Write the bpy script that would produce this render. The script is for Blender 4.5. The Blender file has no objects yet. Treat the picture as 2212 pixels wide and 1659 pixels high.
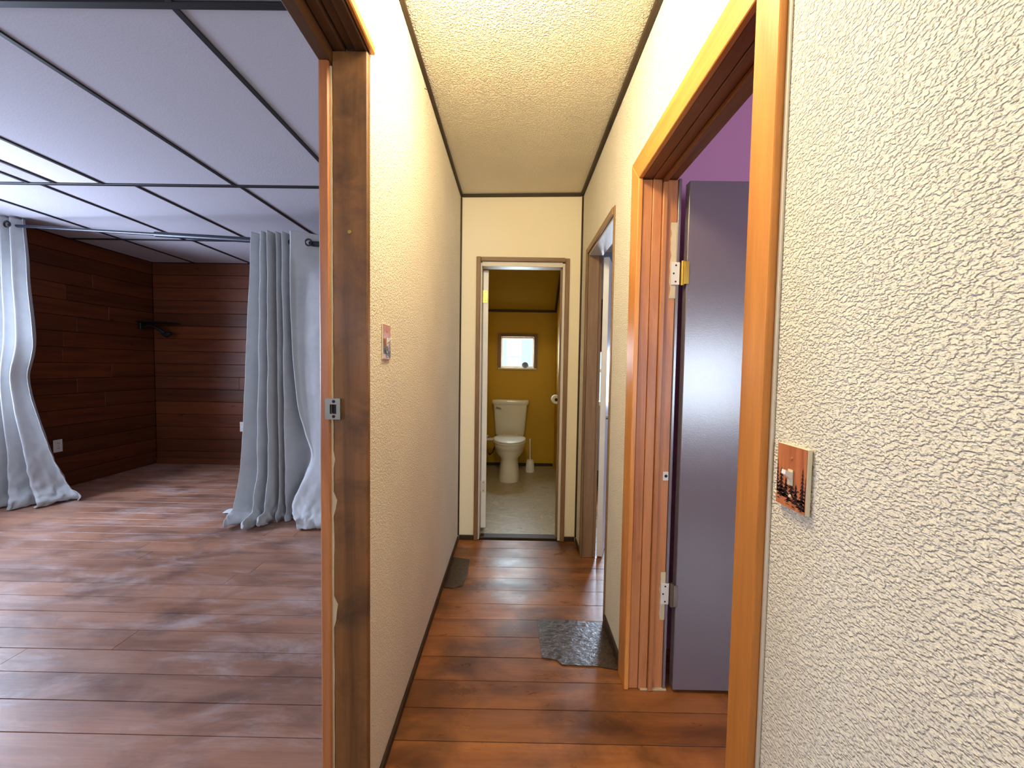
import bpy, bmesh, math, random
from mathutils import Vector, Matrix, noise
random.seed(7)
S = bpy.context.scene
COL = S.collection

# ------------------------------------------------------------------ camera
cam_d = bpy.data.cameras.new('camera'); cam = bpy.data.objects.new('camera', cam_d); COL.objects.link(cam)
cam_d.sensor_fit = 'HORIZONTAL'; cam_d.sensor_width = 36.0; cam_d.lens = 36.0 * 840.7 / 2212
cam_d.clip_start = 0.02; cam_d.clip_end = 100
def cam_matrix(pitch, yaw, roll, loc):
    fw = Vector((math.sin(yaw)*math.cos(pitch), math.cos(yaw)*math.cos(pitch), -math.sin(pitch)))
    rt = Vector((math.cos(yaw), -math.sin(yaw), 0)); up = rt.cross(fw)
    r2 = rt*math.cos(roll) + up*math.sin(roll); u2 = up*math.cos(roll) - rt*math.sin(roll)
    m = Matrix((r2, u2, -fw)).transposed().to_4x4(); m.translation = loc
    return m
cam.matrix_world = cam_matrix(0.0434, -0.0056, 0.0156, Vector((0, 0, 1.2532)))
S.camera = cam

# ------------------------------------------------------------------ light
S.view_settings.view_transform = 'Standard'; S.view_settings.look = 'None'
S.view_settings.gamma = 1.0; S.view_settings.use_curve_mapping = False
S.view_settings.exposure = 0.0
w = bpy.data.worlds.new('sky'); S.world = w; w.use_nodes = True
w.node_tree.nodes['Background'].inputs['Color'].default_value = (0.72, 0.88, 1.0, 1)
w.node_tree.nodes['Background'].inputs['Strength'].default_value = 1.3

def area_light(name, loc, direction, sx, sy, power, color):
    d = bpy.data.lights.new(name, 'AREA'); d.shape = 'RECTANGLE'; d.size = sx; d.size_y = sy
    d.energy = power; d.color = color
    o = bpy.data.objects.new(name, d); COL.objects.link(o); o.location = loc
    o.rotation_euler = Vector(direction).to_track_quat('-Z', 'Z').to_euler()
    return o
DAY = (0.70, 0.82, 1.0)
DAYB = (0.70, 0.78, 1.0)
area_light('daylight_left_room', (-4.62, 2.42, 1.46), (1, -0.05, -0.05), 1.5, 1.25, 230, DAYB)
area_light('daylight_left_room_near', (-2.6, -1.70, 1.5), (0, 1, -0.05), 1.5, 1.2, 60, DAYB)
area_light('daylight_purple_room', (2.15, -1.70, 1.15), (0, 1, 0), 1.3, 0.95, 85, (0.80, 0.88, 1.0))
area_light('added_hall_fill', (-0.02, -1.72, 1.55), (0, 1, -0.05), 0.5, 1.0, 16, (0.95, 0.95, 1.0))  # unseen neutral fill, added to brighten and whiten the near hall walls
area_light('daylight_far_room', (1.25, 4.30, 1.2), (0, -1, -0.1), 1.0, 0.7, 190, DAY)
area_light('daylight_bathroom', (0.036, 5.10, 1.44), (0, -1, -0.15), 0.6, 0.5, 37, (0.82, 0.93, 1.0))
ld = bpy.data.lights.new('hall_ceiling_light', 'POINT'); ld.energy = 50; ld.color = (1.0, 0.855, 0.56); ld.shadow_soft_size = 0.08
lo = bpy.data.objects.new('hall_ceiling_light', ld); COL.objects.link(lo); lo.location = (-0.06, 1.0, 2.31)

# ------------------------------------------------------------------ material helpers
def lin(h):
    h = h.lstrip('#'); out = []
    for i in (0, 2, 4):
        c = int(h[i:i+2], 16)/255
        out.append(c/12.92 if c <= 0.04045 else ((c+0.055)/1.055)**2.4)
    return (*out, 1)
def newmat(name):
    m = bpy.data.materials.new(name); m.use_nodes = True
    nt = m.node_tree; b = nt.nodes['Principled BSDF']
    return m, nt, b
def nd(nt, t, **kw):
    n = nt.nodes.new(t)
    for k, v in kw.items():
        if k.startswith('in_'):
            n.inputs[k[3:].replace('_', ' ')].default_value = v
        else: setattr(n, k, v)
    return n
def lk(nt, a, b): nt.links.new(a, b)
def ramp(nt, stops, interp='LINEAR'):
    r = nt.nodes.new('ShaderNodeValToRGB'); r.color_ramp.interpolation = interp
    while len(r.color_ramp.elements) > len(stops): r.color_ramp.elements.remove(r.color_ramp.elements[-1])
    while len(r.color_ramp.elements) < len(stops): r.color_ramp.elements.new(0.5)
    for e, (p, c) in zip(r.color_ramp.elements, stops): e.position = p; e.color = c
    return r
G = lambda v: (v, v, v, 1)
def mixrgb(nt, fac, a, b, blend='MIX'):
    m = nt.nodes.new('ShaderNodeMix'); m.data_type = 'RGBA'; m.blend_type = blend
    for sock, v in ((m.inputs[0], fac), (m.inputs[6], a), (m.inputs[7], b)):
        if hasattr(v, 'is_linked') or hasattr(v, 'links'): lk(nt, v, sock)
        else: sock.default_value = v
    return m.outputs[2]
def mapping(nt, src, scale=(1, 1, 1), loc=None):
    mp = nt.nodes.new('ShaderNodeMapping'); mp.inputs['Scale'].default_value = scale
    lk(nt, src, mp.inputs['Vector'])
    if loc is not None: lk(nt, loc, mp.inputs['Location'])
    return mp.outputs['Vector']

def paint(name, col, rough=0.6, spec=0.4, bump=0.0, bscale=300, metallic=0.0, var=0.0):
    m, nt, b = newmat(name)
    b.inputs['Base Color'].default_value = lin(col); b.inputs['Roughness'].default_value = rough
    b.inputs['Specular IOR Level'].default_value = spec; b.inputs['Metallic'].default_value = metallic
    tc = nd(nt, 'ShaderNodeTexCoord')
    if var:
        n = nd(nt, 'ShaderNodeTexNoise', in_Scale=6.0, in_Detail=5.0); lk(nt, tc.outputs['Object'], n.inputs['Vector'])
        r = ramp(nt, [(0.3, G(1-var)), (0.7, G(1.0))]); lk(nt, n.outputs['Fac'], r.inputs['Fac'])
        lk(nt, mixrgb(nt, 1.0, lin(col), r.outputs['Color'], 'MULTIPLY'), b.inputs['Base Color'])
    if bump:
        n = nd(nt, 'ShaderNodeTexNoise', in_Scale=float(bscale), in_Detail=3.0); lk(nt, tc.outputs['Object'], n.inputs['Vector'])
        bp = nd(nt, 'ShaderNodeBump', in_Strength=1.0, in_Distance=bump); lk(nt, n.outputs['Fac'], bp.inputs['Height'])
        lk(nt, bp.outputs['Normal'], b.inputs['Normal'])
    return m

def stucco(name, col, scale=90.0, depth=0.003, smooth_from=None, stretch=(1, 1, 1), lo=0.38, hi=0.64):
    """sprayed wall texture: small raised blobs and crumbs on a smooth ground"""
    m, nt, b = newmat(name)
    b.inputs['Roughness'].default_value = 0.75; b.inputs['Specular IOR Level'].default_value = 0.25
    geo = nd(nt, 'ShaderNodeNewGeometry')
    v = mapping(nt, geo.outputs['Position'], stretch)
    n1 = nd(nt, 'ShaderNodeTexNoise', in_Scale=scale, in_Detail=1.5, in_Roughness=0.5); lk(nt, v, n1.inputs['Vector'])
    r1 = ramp(nt, [(lo, G(0)), (hi, G(1))], 'EASE'); lk(nt, n1.outputs['Fac'], r1.inputs['Fac'])
    n2 = nd(nt, 'ShaderNodeTexNoise', in_Scale=scale*2.0, in_Detail=2.0); lk(nt, v, n2.inputs['Vector'])
    add = nd(nt, 'ShaderNodeMath', operation='MULTIPLY_ADD'); lk(nt, n2.outputs['Fac'], add.inputs[0]); add.inputs[1].default_value = 0.7
    lk(nt, r1.outputs['Color'], add.inputs[2])
    h = add.outputs[0]
    n3 = nd(nt, 'ShaderNodeTexNoise', in_Scale=3.0, in_Detail=3.0); lk(nt, geo.outputs['Position'], n3.inputs['Vector'])
    if smooth_from is not None:      # spray coat thins out towards the end of the hall
        sx = nd(nt, 'ShaderNodeSeparateXYZ'); lk(nt, geo.outputs['Position'], sx.inputs[0])
        mr = nd(nt, 'ShaderNodeMapRange'); mr.inputs[1].default_value = smooth_from[0]; mr.inputs[2].default_value = smooth_from[1]
        mr.inputs[3].default_value = 1.0; mr.inputs[4].default_value = 0.2; lk(nt, sx.outputs['Y'], mr.inputs[0])
        mu = nd(nt, 'ShaderNodeMath', operation='MULTIPLY'); lk(nt, h, mu.inputs[0]); lk(nt, mr.outputs[0], mu.inputs[1]); h = mu.outputs[0]
    bp = nd(nt, 'ShaderNodeBump', in_Strength=1.0, in_Distance=depth); lk(nt, h, bp.inputs['Height']); lk(nt, bp.outputs['Normal'], b.inputs['Normal'])
    r3 = ramp(nt, [(0.3, G(0.93)), (0.7, G(1))]); lk(nt, n3.outputs['Fac'], r3.inputs['Fac'])
    lk(nt, mixrgb(nt, 1.0, lin(col), r3.outputs['Color'], 'MULTIPLY'), b.inputs['Base Color'])
    return m

def wood(name, light, dark, axis='X', rough=0.4, spec=0.5, fine=1.0, knots=True, var=0.25, stain=None, stain_scale=2.2, bump=0.0006, coat=0.0, stain_pos=(0.48, 0.68), scuff=None, distort=1.1):
    """long-grain timber; grain runs along the given world axis, each board shifted by its own random"""
    m, nt, b = newmat(name)
    b.inputs['Specular IOR Level'].default_value = spec
    b.inputs['Coat Weight'].default_value = coat; b.inputs['Coat Roughness'].default_value = 0.18
    geo = nd(nt, 'ShaderNodeNewGeometry'); oi = nd(nt, 'ShaderNodeObjectInfo')
    rs = nd(nt, 'ShaderNodeMath', operation='MULTIPLY', ); lk(nt, oi.outputs['Random'], rs.inputs[0]); rs.inputs[1].default_value = 37.0
    cx = nd(nt, 'ShaderNodeCombineXYZ')
    for i in range(3): lk(nt, rs.outputs[0], cx.inputs[i])
    lo_, hi = 0.9*fine, 14.0*fine
    sc = {'X': (lo_, hi, hi), 'Y': (hi, lo_, hi), 'Z': (hi, hi, lo_)}[axis]
    v = mapping(nt, geo.outputs['Position'], sc, cx.outputs[0])
    n1 = nd(nt, 'ShaderNodeTexNoise', in_Scale=1.0, in_Detail=4.0, in_Roughness=0.6, in_Distortion=distort); lk(nt, v, n1.inputs['Vector'])
    v2 = mapping(nt, v, (2.0, 2.0, 2.0))
    wv = nd(nt, 'ShaderNodeTexNoise', in_Scale=3.5, in_Detail=6.0, in_Roughness=0.7); lk(nt, v2, wv.inputs['Vector'])
    r1 = ramp(nt, [(0.25, lin(dark)), (0.55, lin(light)), (0.8, lin(light))]); lk(nt, n1.outputs['Fac'], r1.inputs['Fac'])
    r2 = ramp(nt, [(0.3, G(0.72)), (0.65, G(1.0))]); lk(nt, wv.outputs['Fac'], r2.inputs['Fac'])
    c = mixrgb(nt, 0.75, r1.outputs['Color'], r2.outputs['Color'], 'MULTIPLY')
    mr = nd(nt, 'ShaderNodeMapRange'); lk(nt, oi.outputs['Random'], mr.inputs[0]); mr.inputs[3].default_value = 1-var; mr.inputs[4].default_value = 1.08
    c = mixrgb(nt, 1.0, c, mr.outputs[0], 'MULTIPLY')
    if knots:
        vo = nd(nt, 'ShaderNodeTexVoronoi', in_Scale=1.0, in_Randomness=1.0)
        ks = {'X': (2.2, 5.5, 5.5), 'Y': (5.5, 2.2, 5.5), 'Z': (5.5, 5.5, 2.2)}[axis]
        lk(nt, mapping(nt, geo.outputs['Position'], ks, cx.outputs[0]), vo.inputs['Vector'])
        rk = ramp(nt, [(0.03, G(0.28)), (0.085, G(1))]); lk(nt, vo.outputs['Distance'], rk.inputs['Fac'])
        c = mixrgb(nt, 0.85, c, rk.outputs['Color'], 'MULTIPLY')
    ro_src = None
    if stain:
        ns = nd(nt, 'ShaderNodeTexNoise', in_Scale=stain_scale, in_Detail=5.0, in_Roughness=0.62, in_Distortion=0.4)
        lk(nt, mapping(nt, geo.outputs['Position'], (0.7, 1.2, 1)), ns.inputs['Vector'])
        rr = ramp(nt, [(stain_pos[0], G(0)), (stain_pos[1], G(0.85))]); lk(nt, ns.outputs['Fac'], rr.inputs['Fac'])
        c = mixrgb(nt, rr.outputs['Color'], c, lin(stain))
        nr = nd(nt, 'ShaderNodeTexNoise', in_Scale=5.0, in_Detail=6.0, in_Roughness=0.65); lk(nt, mapping(nt, geo.outputs['Position'], (0.8, 1.6, 1)), nr.inputs['Vector'])
        ro = nd(nt, 'ShaderNodeMapRange'); ro.inputs[1].default_value = 0.3; ro.inputs[2].default_value = 0.7
        ro.inputs[3].default_value = rough*0.75; ro.inputs[4].default_value = rough*1.45; lk(nt, nr.outputs['Fac'], ro.inputs[0]); ro_src = ro.outputs[0]
    if scuff:
        nf = nd(nt, 'ShaderNodeTexNoise', in_Scale=2.6, in_Detail=8.0, in_Roughness=0.72, in_Distortion=0.6)
        mp = nt.nodes.new('ShaderNodeMapping'); mp.inputs['Rotation'].default_value = (0, 0, 0.5); mp.inputs['Scale'].default_value = (0.6, 1.9, 1); lk(nt, geo.outputs['Position'], mp.inputs['Vector']); lk(nt, mp.outputs[0], nf.inputs['Vector'])
        rf = ramp(nt, [(0.50, G(0)), (0.72, G(0.8))]); lk(nt, nf.outputs['Fac'], rf.inputs['Fac'])
        c = mixrgb(nt, rf.outputs['Color'], c, lin(scuff))
    lk(nt, c, b.inputs['Base Color'])
    if ro_src is not None: lk(nt, ro_src, b.inputs['Roughness'])
    else: b.inputs['Roughness'].default_value = rough
    if bump:
        bp = nd(nt, 'ShaderNodeBump', in_Strength=0.7, in_Distance=bump); lk(nt, wv.outputs['Fac'], bp.inputs['Height']); lk(nt, bp.outputs['Normal'], b.inputs['Normal'])
    return m

def glass_mat(name, tint=(0.95, 0.98, 1, 1)):
    m, nt, b = newmat(name); nt.nodes.remove(b)
    t = nd(nt, 'ShaderNodeBsdfTransparent'); t.inputs[0].default_value = tint
    g = nd(nt, 'ShaderNodeBsdfGlossy'); g.inputs['Roughness'].default_value = 0.02
    mx = nd(nt, 'ShaderNodeMixShader'); mx.inputs[0].default_value = 0.05
    lk(nt, t.outputs[0], mx.inputs[1]); lk(nt, g.outputs[0], mx.inputs[2]); lk(nt, mx.outputs[0], nt.nodes['Material Output'].inputs['Surface'])
    return m

def fabric(name, col):
    m, nt, b = newmat(name)
    b.inputs['Roughness'].default_value = 0.85; b.inputs['Specular IOR Level'].default_value = 0.15
    b.inputs['Sheen Weight'].default_value = 0.15
    tc = nd(nt, 'ShaderNodeTexCoord')
    n = nd(nt, 'ShaderNodeTexNoise', in_Scale=14.0, in_Detail=4.0); lk(nt, tc.outputs['Object'], n.inputs['Vector'])
    n2 = nd(nt, 'ShaderNodeTexNoise', in_Scale=420.0, in_Detail=1.0); lk(nt, tc.outputs['Object'], n2.inputs['Vector'])
    r = ramp(nt, [(0.3, lin(col)), (0.7, tuple(x*0.9 for x in lin(col)[:3])+(1,))]); lk(nt, n.outputs['Fac'], r.inputs['Fac']); lk(nt, r.outputs['Color'], b.inputs['Base Color'])
    ad = nd(nt, 'ShaderNodeMath', operation='MULTIPLY_ADD'); lk(nt, n2.outputs['Fac'], ad.inputs[0]); ad.inputs[1].default_value = 0.12; lk(nt, n.outputs['Fac'], ad.inputs[2])
    bp = nd(nt, 'ShaderNodeBump', in_Strength=0.5, in_Distance=0.004); lk(nt, ad.outputs[0], bp.inputs['Height']); lk(nt, bp.outputs['Normal'], b.inputs['Normal'])
    return m

def vinyl(name):
    m, nt, b = newmat(name); b.inputs['Roughness'].default_value = 0.38
    geo = nd(nt, 'ShaderNodeNewGeometry')
    n = nd(nt, 'ShaderNodeTexNoise', in_Scale=5.0, in_Detail=7.0, in_Roughness=0.7, in_Distortion=2.2); lk(nt, mapping(nt, geo.outputs['Position'], (0.7, 1.3, 1)), n.inputs['Vector'])
    r = ramp(nt, [(0.36, lin('#8f866f')), (0.47, lin('#b3aa93')), (0.52, lin('#9b917a')), (0.64, lin('#bdb49d'))]); lk(nt, n.outputs['Fac'], r.inputs['Fac'])
    lk(nt, r.outputs['Color'], b.inputs['Base Color'])
    return m

def rough_patch(name):
    m, nt, b = newmat(name); b.inputs['Roughness'].default_value = 0.27; b.inputs['Specular IOR Level'].default_value = 0.8
    geo = nd(nt, 'ShaderNodeNewGeometry')
    n = nd(nt, 'ShaderNodeTexNoise', in_Scale=34.0, in_Detail=5.0, in_Roughness=0.6, in_Distortion=0.8); lk(nt, mapping(nt, geo.outputs['Position'], (1, 1.6, 1)), n.inputs['Vector'])
    r = ramp(nt, [(0.35, lin('#241609')), (0.6, lin('#3f2a15'))]); lk(nt, n.outputs['Fac'], r.inputs['Fac']); lk(nt, r.outputs['Color'], b.inputs['Base Color'])
    bp = nd(nt, 'ShaderNodeBump', in_Strength=1.0, in_Distance=0.004); lk(nt, n.outputs['Fac'], bp.inputs['Height']); lk(nt, bp.outputs['Normal'], b.inputs['Normal'])
    return m

def grey_door_mat(name):
    m, nt, b = newmat(name); b.inputs['Specular IOR Level'].default_value = 0.85
    geo = nd(nt, 'ShaderNodeNewGeometry')
    # chipped paint flecks
    vo = nd(nt, 'ShaderNodeTexVoronoi', in_Scale=1.0); lk(nt, mapping(nt, geo.outputs['Position'], (22, 22, 9)), vo.inputs['Vector'])
    r = ramp(nt, [(0.035, lin('#b8b4b8')), (0.05, lin('#655b60'))]); lk(nt, vo.outputs['Distance'], r.inputs['Fac'])
    n = nd(nt, 'ShaderNodeTexNoise', in_Scale=3.0, in_Detail=2.0); lk(nt, geo.outputs['Position'], n.inputs['Vector'])
    rr = ramp(nt, [(0.55, G(0)), (0.62, G(1))]); lk(nt, n.outputs['Fac'], rr.inputs['Fac'])
    lk(nt, mixrgb(nt, rr.outputs['Color'], lin('#655b60'), r.outputs['Color']), b.inputs['Base Color'])
    b.inputs['Roughness'].default_value = 0.27; b.inputs['Coat Weight'].default_value = 0.6; b.inputs['Coat Roughness'].default_value = 0.22
    n2 = nd(nt, 'ShaderNodeTexNoise', in_Scale=220.0, in_Detail=2.0); lk(nt, geo.outputs['Position'], n2.inputs['Vector'])
    bp = nd(nt, 'ShaderNodeBump', in_Strength=0.35, in_Distance=0.0006); lk(nt, n2.outputs['Fac'], bp.inputs['Height']); lk(nt, bp.outputs['Normal'], b.inputs['Normal'])
    return m

M = dict(
    wall_l=stucco('stucco_cream_left', '#ece2cc', 190.0, 0.0020),
    wall_r=stucco('stucco_cream_right', '#ece4d2', 205.0, 0.0027, stretch=(1, 0.72, 1.1)),
    wall_b=paint('cream_smooth_paint', '#e6dabd', 0.6, 0.3, 0.0006, 160),
    ceil=stucco('popcorn_ceiling', '#e8dec6', 135.0, 0.0055, (1.2, 2.6)),
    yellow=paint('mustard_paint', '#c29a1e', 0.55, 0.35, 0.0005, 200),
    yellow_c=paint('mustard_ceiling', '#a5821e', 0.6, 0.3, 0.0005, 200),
    purple=paint('purple_paint', '#c98fb2', 0.6, 0.3, 0.0004, 200),
    bluegrey=paint('blue_grey_paint', '#8f9bb0', 0.6, 0.3),
    plaster=paint('off_white_plaster', '#cfcac4', 0.7, 0.2),
    floor=wood('worn_floor_timber', '#a86a38', '#7e4724', 'X', 0.30, 0.5, 1.0, False, 0.28, '#42230f', 3.6, 0.0006, 0.06, (0.40, 0.64), distort=0.25),
    floor_l=wood('worn_floor_timber_scuffed', '#b07d62', '#8e604a', 'X', 0.38, 0.7, 1.0, False, 0.18, '#5f4238', 3.8, 0.0006, 0.22, (0.48, 0.70), scuff='#c0aba6', distort=0.25),
    subfloor=paint('dark_subfloor', '#1e130c', 0.9, 0.1),
    panel_y=wood('knotty_panelling_side', '#71391a', '#4a2210', 'Y', 0.45, 0.4, 0.8, True, 0.35),
    panel_x=wood('knotty_panelling_end', '#71391a', '#4a2210', 'X', 0.45, 0.4, 0.8, True, 0.35),
    orange_z=wood('varnished_pine_upright', '#d08a43', '#b06c30', 'Z', 0.38, 0.5, 0.9, True, 0.08),
    orange_y=wood('varnished_pine_head', '#d08a43', '#b06c30', 'Y', 0.38, 0.5, 0.9, True, 0.08),
    jamb_z=wood('reddish_pine_jamb', '#b97848', '#97562f', 'Z', 0.42, 0.45, 0.9, True, 0.15),
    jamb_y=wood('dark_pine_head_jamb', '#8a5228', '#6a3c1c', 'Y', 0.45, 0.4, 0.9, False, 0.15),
    worn_z=wood('worn_brown_board', '#85592f', '#5b3c1e', 'Z', 0.5, 0.4, 0.7, False, 0.05, '#46301b', 7.0),
    worn_y=wood('worn_brown_header', '#5e442e', '#3f2c1c', 'Y', 0.5, 0.4, 0.7, False, 0.12),
    brown_z=wood('brown_moulding_upright', '#8a6a48', '#6b4e32', 'Z', 0.45, 0.4, 0.8, False, 0.05),
    brown_x=wood('brown_moulding_cross', '#8a6a48', '#6b4e32', 'X', 0.45, 0.4, 0.8, False, 0.05),
    brown_y=wood('brown_moulding_long', '#8a6a48', '#6b4e32', 'Y', 0.45, 0.4, 0.8, False, 0.05),
    dkbrown=paint('dark_brown_strip', '#3c2b1a', 0.5, 0.4, 0.0006, 60, var=0.35),
    batten=paint('black_batten', '#1d1a1c', 0.5, 0.4),
    tile=paint('grey_ceiling_panel', '#b5b2bb', 0.8, 0.15, 0.0010, 130),
    tile_w=paint('white_ceiling_panel', '#dedad8', 0.5, 0.3),
    white=paint('white_gloss_paint', '#e6e2da', 0.4, 0.5, var=0.08),
    offwhite=paint('off_white_paint', '#d3cab8', 0.45, 0.4, var=0.08),
    plastic=paint('white_plastic', '#e8e6e2', 0.35, 0.5),
    ivory=paint('ivory_plate_edge', '#d9cfb4', 0.4, 0.5),
    chip=paint('bare_chipped_filler', '#c8b592', 0.9, 0.1, 0.001, 80, var=0.2),
    brass=paint('brass', '#c8a84a', 0.3, 0.5, metallic=0.9),
    steel=paint('worn_steel', '#8f867a', 0.42, 0.5, metallic=0.85, var=0.2),
    hinge=paint('painted_hinge', '#cfc8bb', 0.4, 0.5, var=0.12),
    chrome=paint('chrome', '#c9c9c9', 0.12, 0.5, metallic=1.0),
    dark=paint('black_metal', '#191616', 0.45, 0.5),
    screw=paint('dark_screw_hole', '#1d1611', 0.6, 0.3),
    porcelain=paint('porcelain', '#d9d6cc', 0.12, 0.6),
    curtain=fabric('grey_cotton', '#bdbfc0'),
    maroon=fabric('maroon_cloth', '#4a1622'),
    glass=glass_mat('window_glass'),
    vinyl=vinyl('marbled_vinyl'),
    patch=rough_patch('dark_rough_sheet'),
    greydoor=grey_door_mat('grey_door_paint'),
    plate=wood('printed_wood_picture', '#c87848', '#8d3f24', 'Z', 0.35, 0.5, 2.2, False, 0.05),
    tree=paint('tree_print', '#241012', 0.4, 0.4),
    stone=paint('grey_blue_stone', '#6f7f92', 0.7, 0.3, var=0.2),
    paper=paint('tissue_paper', '#e9e4d8', 0.9, 0.1),
    tubegrey=paint('rod_grey', '#262934', 0.34, 0.5, metallic=0.2),
)

# ------------------------------------------------------------------ mesh helpers
def box(bm, x0, x1, y0, y1, z0, z1, bevel=0.0):
    vs = [bm.verts.new((x, y, z)) for x in (x0, x1) for y in (y0, y1) for z in (z0, z1)]
    fs = []
    for f in ((0, 1, 3, 2), (4, 6, 7, 5), (0, 4, 5, 1), (2, 3, 7, 6), (0, 2, 6, 4), (1, 5, 7, 3)):
        fs.append(bm.faces.new([vs[i] for i in f]))
    if bevel:
        es = list({e for f in fs for e in f.edges})
        bmesh.ops.bevel(bm, geom=es, offset=bevel, segments=1, profile=0.5, affect='EDGES')
def obj(name, bm, m, parent=None, smooth=False, sharp=None):
    me = bpy.data.meshes.new(name)
    bmesh.ops.recalc_face_normals(bm, faces=bm.faces)
    bm.to_mesh(me); bm.free()
    me.materials.append(M[m] if isinstance(m, str) else m)
    if smooth:
        for p in me.polygons: p.use_smooth = True
        if sharp: me.set_sharp_from_angle(angle=math.radians(sharp))
    o = bpy.data.objects.new(name, me); COL.objects.link(o)
    if parent is not None:
        o.parent = parent; o.matrix_parent_inverse = Matrix.Translation(parent.location).inverted() if parent.rotation_euler.z == 0 else parent.matrix_basis.inverted()
    return o
def bx(name, m, parent, x0, x1, y0, y1, z0, z1, bevel=0.0):
    bm = bmesh.new(); box(bm, x0, x1, y0, y1, z0, z1, bevel)
    return obj(name, bm, m, parent)
def tag(o, label, cat=None, group=None, kind=None):
    o['label'] = label
    if cat: o['category'] = cat
    if group: o['group'] = group
    if kind: o['kind'] = kind
    return o
def empty(name, loc=(0, 0, 0)):
    o = bpy.data.objects.new(name, None); COL.objects.link(o); o.location = loc; o.empty_display_size = 0.1
    return o
def struct(o, label, cat): return tag(o, label, cat, kind='structure')
def tube(bm, pts, r, n=12, cap=True):
    rings = []
    for i, p in enumerate(pts):
        p = Vector(p); a = Vector(pts[max(i-1, 0)]); c = Vector(pts[min(i+1, len(pts)-1)])
        t = (c-a).normalized(); u = t.cross(Vector((0, 0, 1)))
        if u.length < 1e-3: u = t.cross(Vector((0, 1, 0)))
        u.normalize(); v = t.cross(u); rr = r[i] if isinstance(r, (list, tuple)) else r
        rings.append([bm.verts.new(p + (u*math.cos(2*math.pi*k/n) + v*math.sin(2*math.pi*k/n))*rr) for k in range(n)])
    for a, b2 in zip(rings, rings[1:]):
        for k in range(n): bm.faces.new((a[k], a[(k+1) % n], b2[(k+1) % n], b2[k]))
    if cap: bm.faces.new(rings[0][::-1]); bm.faces.new(rings[-1])
def loft(bm, rings, cap=True):
    rv = [[bm.verts.new(p) for p in r] for r in rings]; n = len(rv[0])
    for a, b2 in zip(rv, rv[1:]):
        for k in range(n): bm.faces.new((a[k], a[(k+1) % n], b2[(k+1) % n], b2[k]))
    if cap: bm.faces.new(rv[0][::-1]); bm.faces.new(rv[-1])
def sup(cx, cy, z, rx, ry0, ry1, n=32, e=2.4):
    """superellipse ring; ry0 reach to the front (-y), ry1 to the back"""
    out = []
    for k in range(n):
        a = 2*math.pi*k/n; c, s = math.cos(a), math.sin(a)
        x = rx*math.copysign(abs(c)**(2/e), c); y = (ry1 if s > 0 else ry0)*math.copysign(abs(s)**(2/e), s)
        out.append((cx+x, cy+y, z))
    return out

XL, XR, YB = -0.3925, 0.4645, 2.77      # hall faces
CZ = 2.45

# ================================================================== STRUCTURE
# ---- floor: sub-floor with one object for each board
floor = bx('floor', 'subfloor', None, -4.5, 3.1, -1.6, 4.85, -0.08, -0.014)
struct(floor, 'worn reddish-brown timber board floor of the hall and side rooms', 'floor')
PW = 0.1266
row = -22; y = 1.248 + row*PW
rnd = random.Random(3)
def plank(x0, x1, y0, y1, m):
    d = rnd.uniform(-0.0007, 0.0003)
    bx('plank', m, floor, x0, x1, y0+0.0014, y1-0.0014, -0.0138, d, 0.0007)
while y < 4.76:
    y1 = y + PW
    xs = sorted(rnd.uniform(-3.9, -1.0) for _ in range(2 if rnd.random() < 0.35 else 1))
    xs = [-4.42] + xs + [-0.44]
    for a, b2 in zip(xs, xs[1:]): plank(a+0.0006, b2-0.0006, y, y1, 'floor_l')
    if y1 < 2.86:
        xe = 3.0
        cut = [-0.44, rnd.choice([0.75, 1.1, 1.6, 2.0]), xe]
        for a, b2 in zip(cut, cut[1:]): plank(a+0.0006, b2-0.0006, y, y1, 'floor')
    else:
        plank(0.56, 3.0, y, y1, 'floor')
    y = y1
bx('vinyl_sheet', 'vinyl', floor, -0.47, 0.515, 2.84, 4.92, -0.0135, 0.004)
bx('threshold_strip', 'dkbrown', floor, -0.235, 0.335, 2.79, 2.86, -0.013, 0.009, 0.003)
# worn sheet patches let into the boards
def patch(name, pts, z0=0.0005, z1=0.0035):
    bm = bmesh.new()
    lo_ = [bm.verts.new((x, y_, z0)) for x, y_ in pts]; hi = [bm.verts.new((x, y_, z1)) for x, y_ in pts]
    bm.faces.new(lo_[::-1]); bm.faces.new(hi); n = len(pts)
    for k in range(n): bm.faces.new((lo_[k], lo_[(k+1) % n], hi[(k+1) % n], hi[k]))
    return obj(name, bm, 'patch', floor)
p1 = patch('floor_patch', [(0.131, 1.882), (0.30, 1.880), (0.462, 1.868), (0.462, 1.565), (0.36, 1.585), (0.22, 1.59), (0.20, 1.615), (0.138, 1.628)])
p1['label'] = 'dark rough sheet patch shining by the door'
p2 = patch('floor_patch', [(-0.385, 2.50), (-0.27, 2.47), (-0.262, 2.30), (-0.275, 2.17), (-0.33, 2.14), (-0.385, 2.15)])
p2['label'] = 'dark worn patch by the left wall'

# ---- hall ceiling (a touch higher on the right) and side-room ceilings
bm = bmesh.new()
bt = [(XL-0.05, -1.55, 2.449), (0.56, -1.55, 2.473), (0.56, 2.80, 2.473), (XL-0.05, 2.80, 2.449)]
a = [bm.verts.new(p) for p in bt]; b_ = [bm.verts.new((p[0], p[1], 2.56)) for p in bt]
bm.faces.new(a); bm.faces.new(b_[::-1])
for k in range(4): bm.faces.new((a[k], b_[k], b_[(k+1) % 4], a[(k+1) % 4]))
struct(obj('ceiling', bm, 'ceil'), 'cream popcorn-textured ceiling of the narrow hall', 'ceiling')

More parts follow.
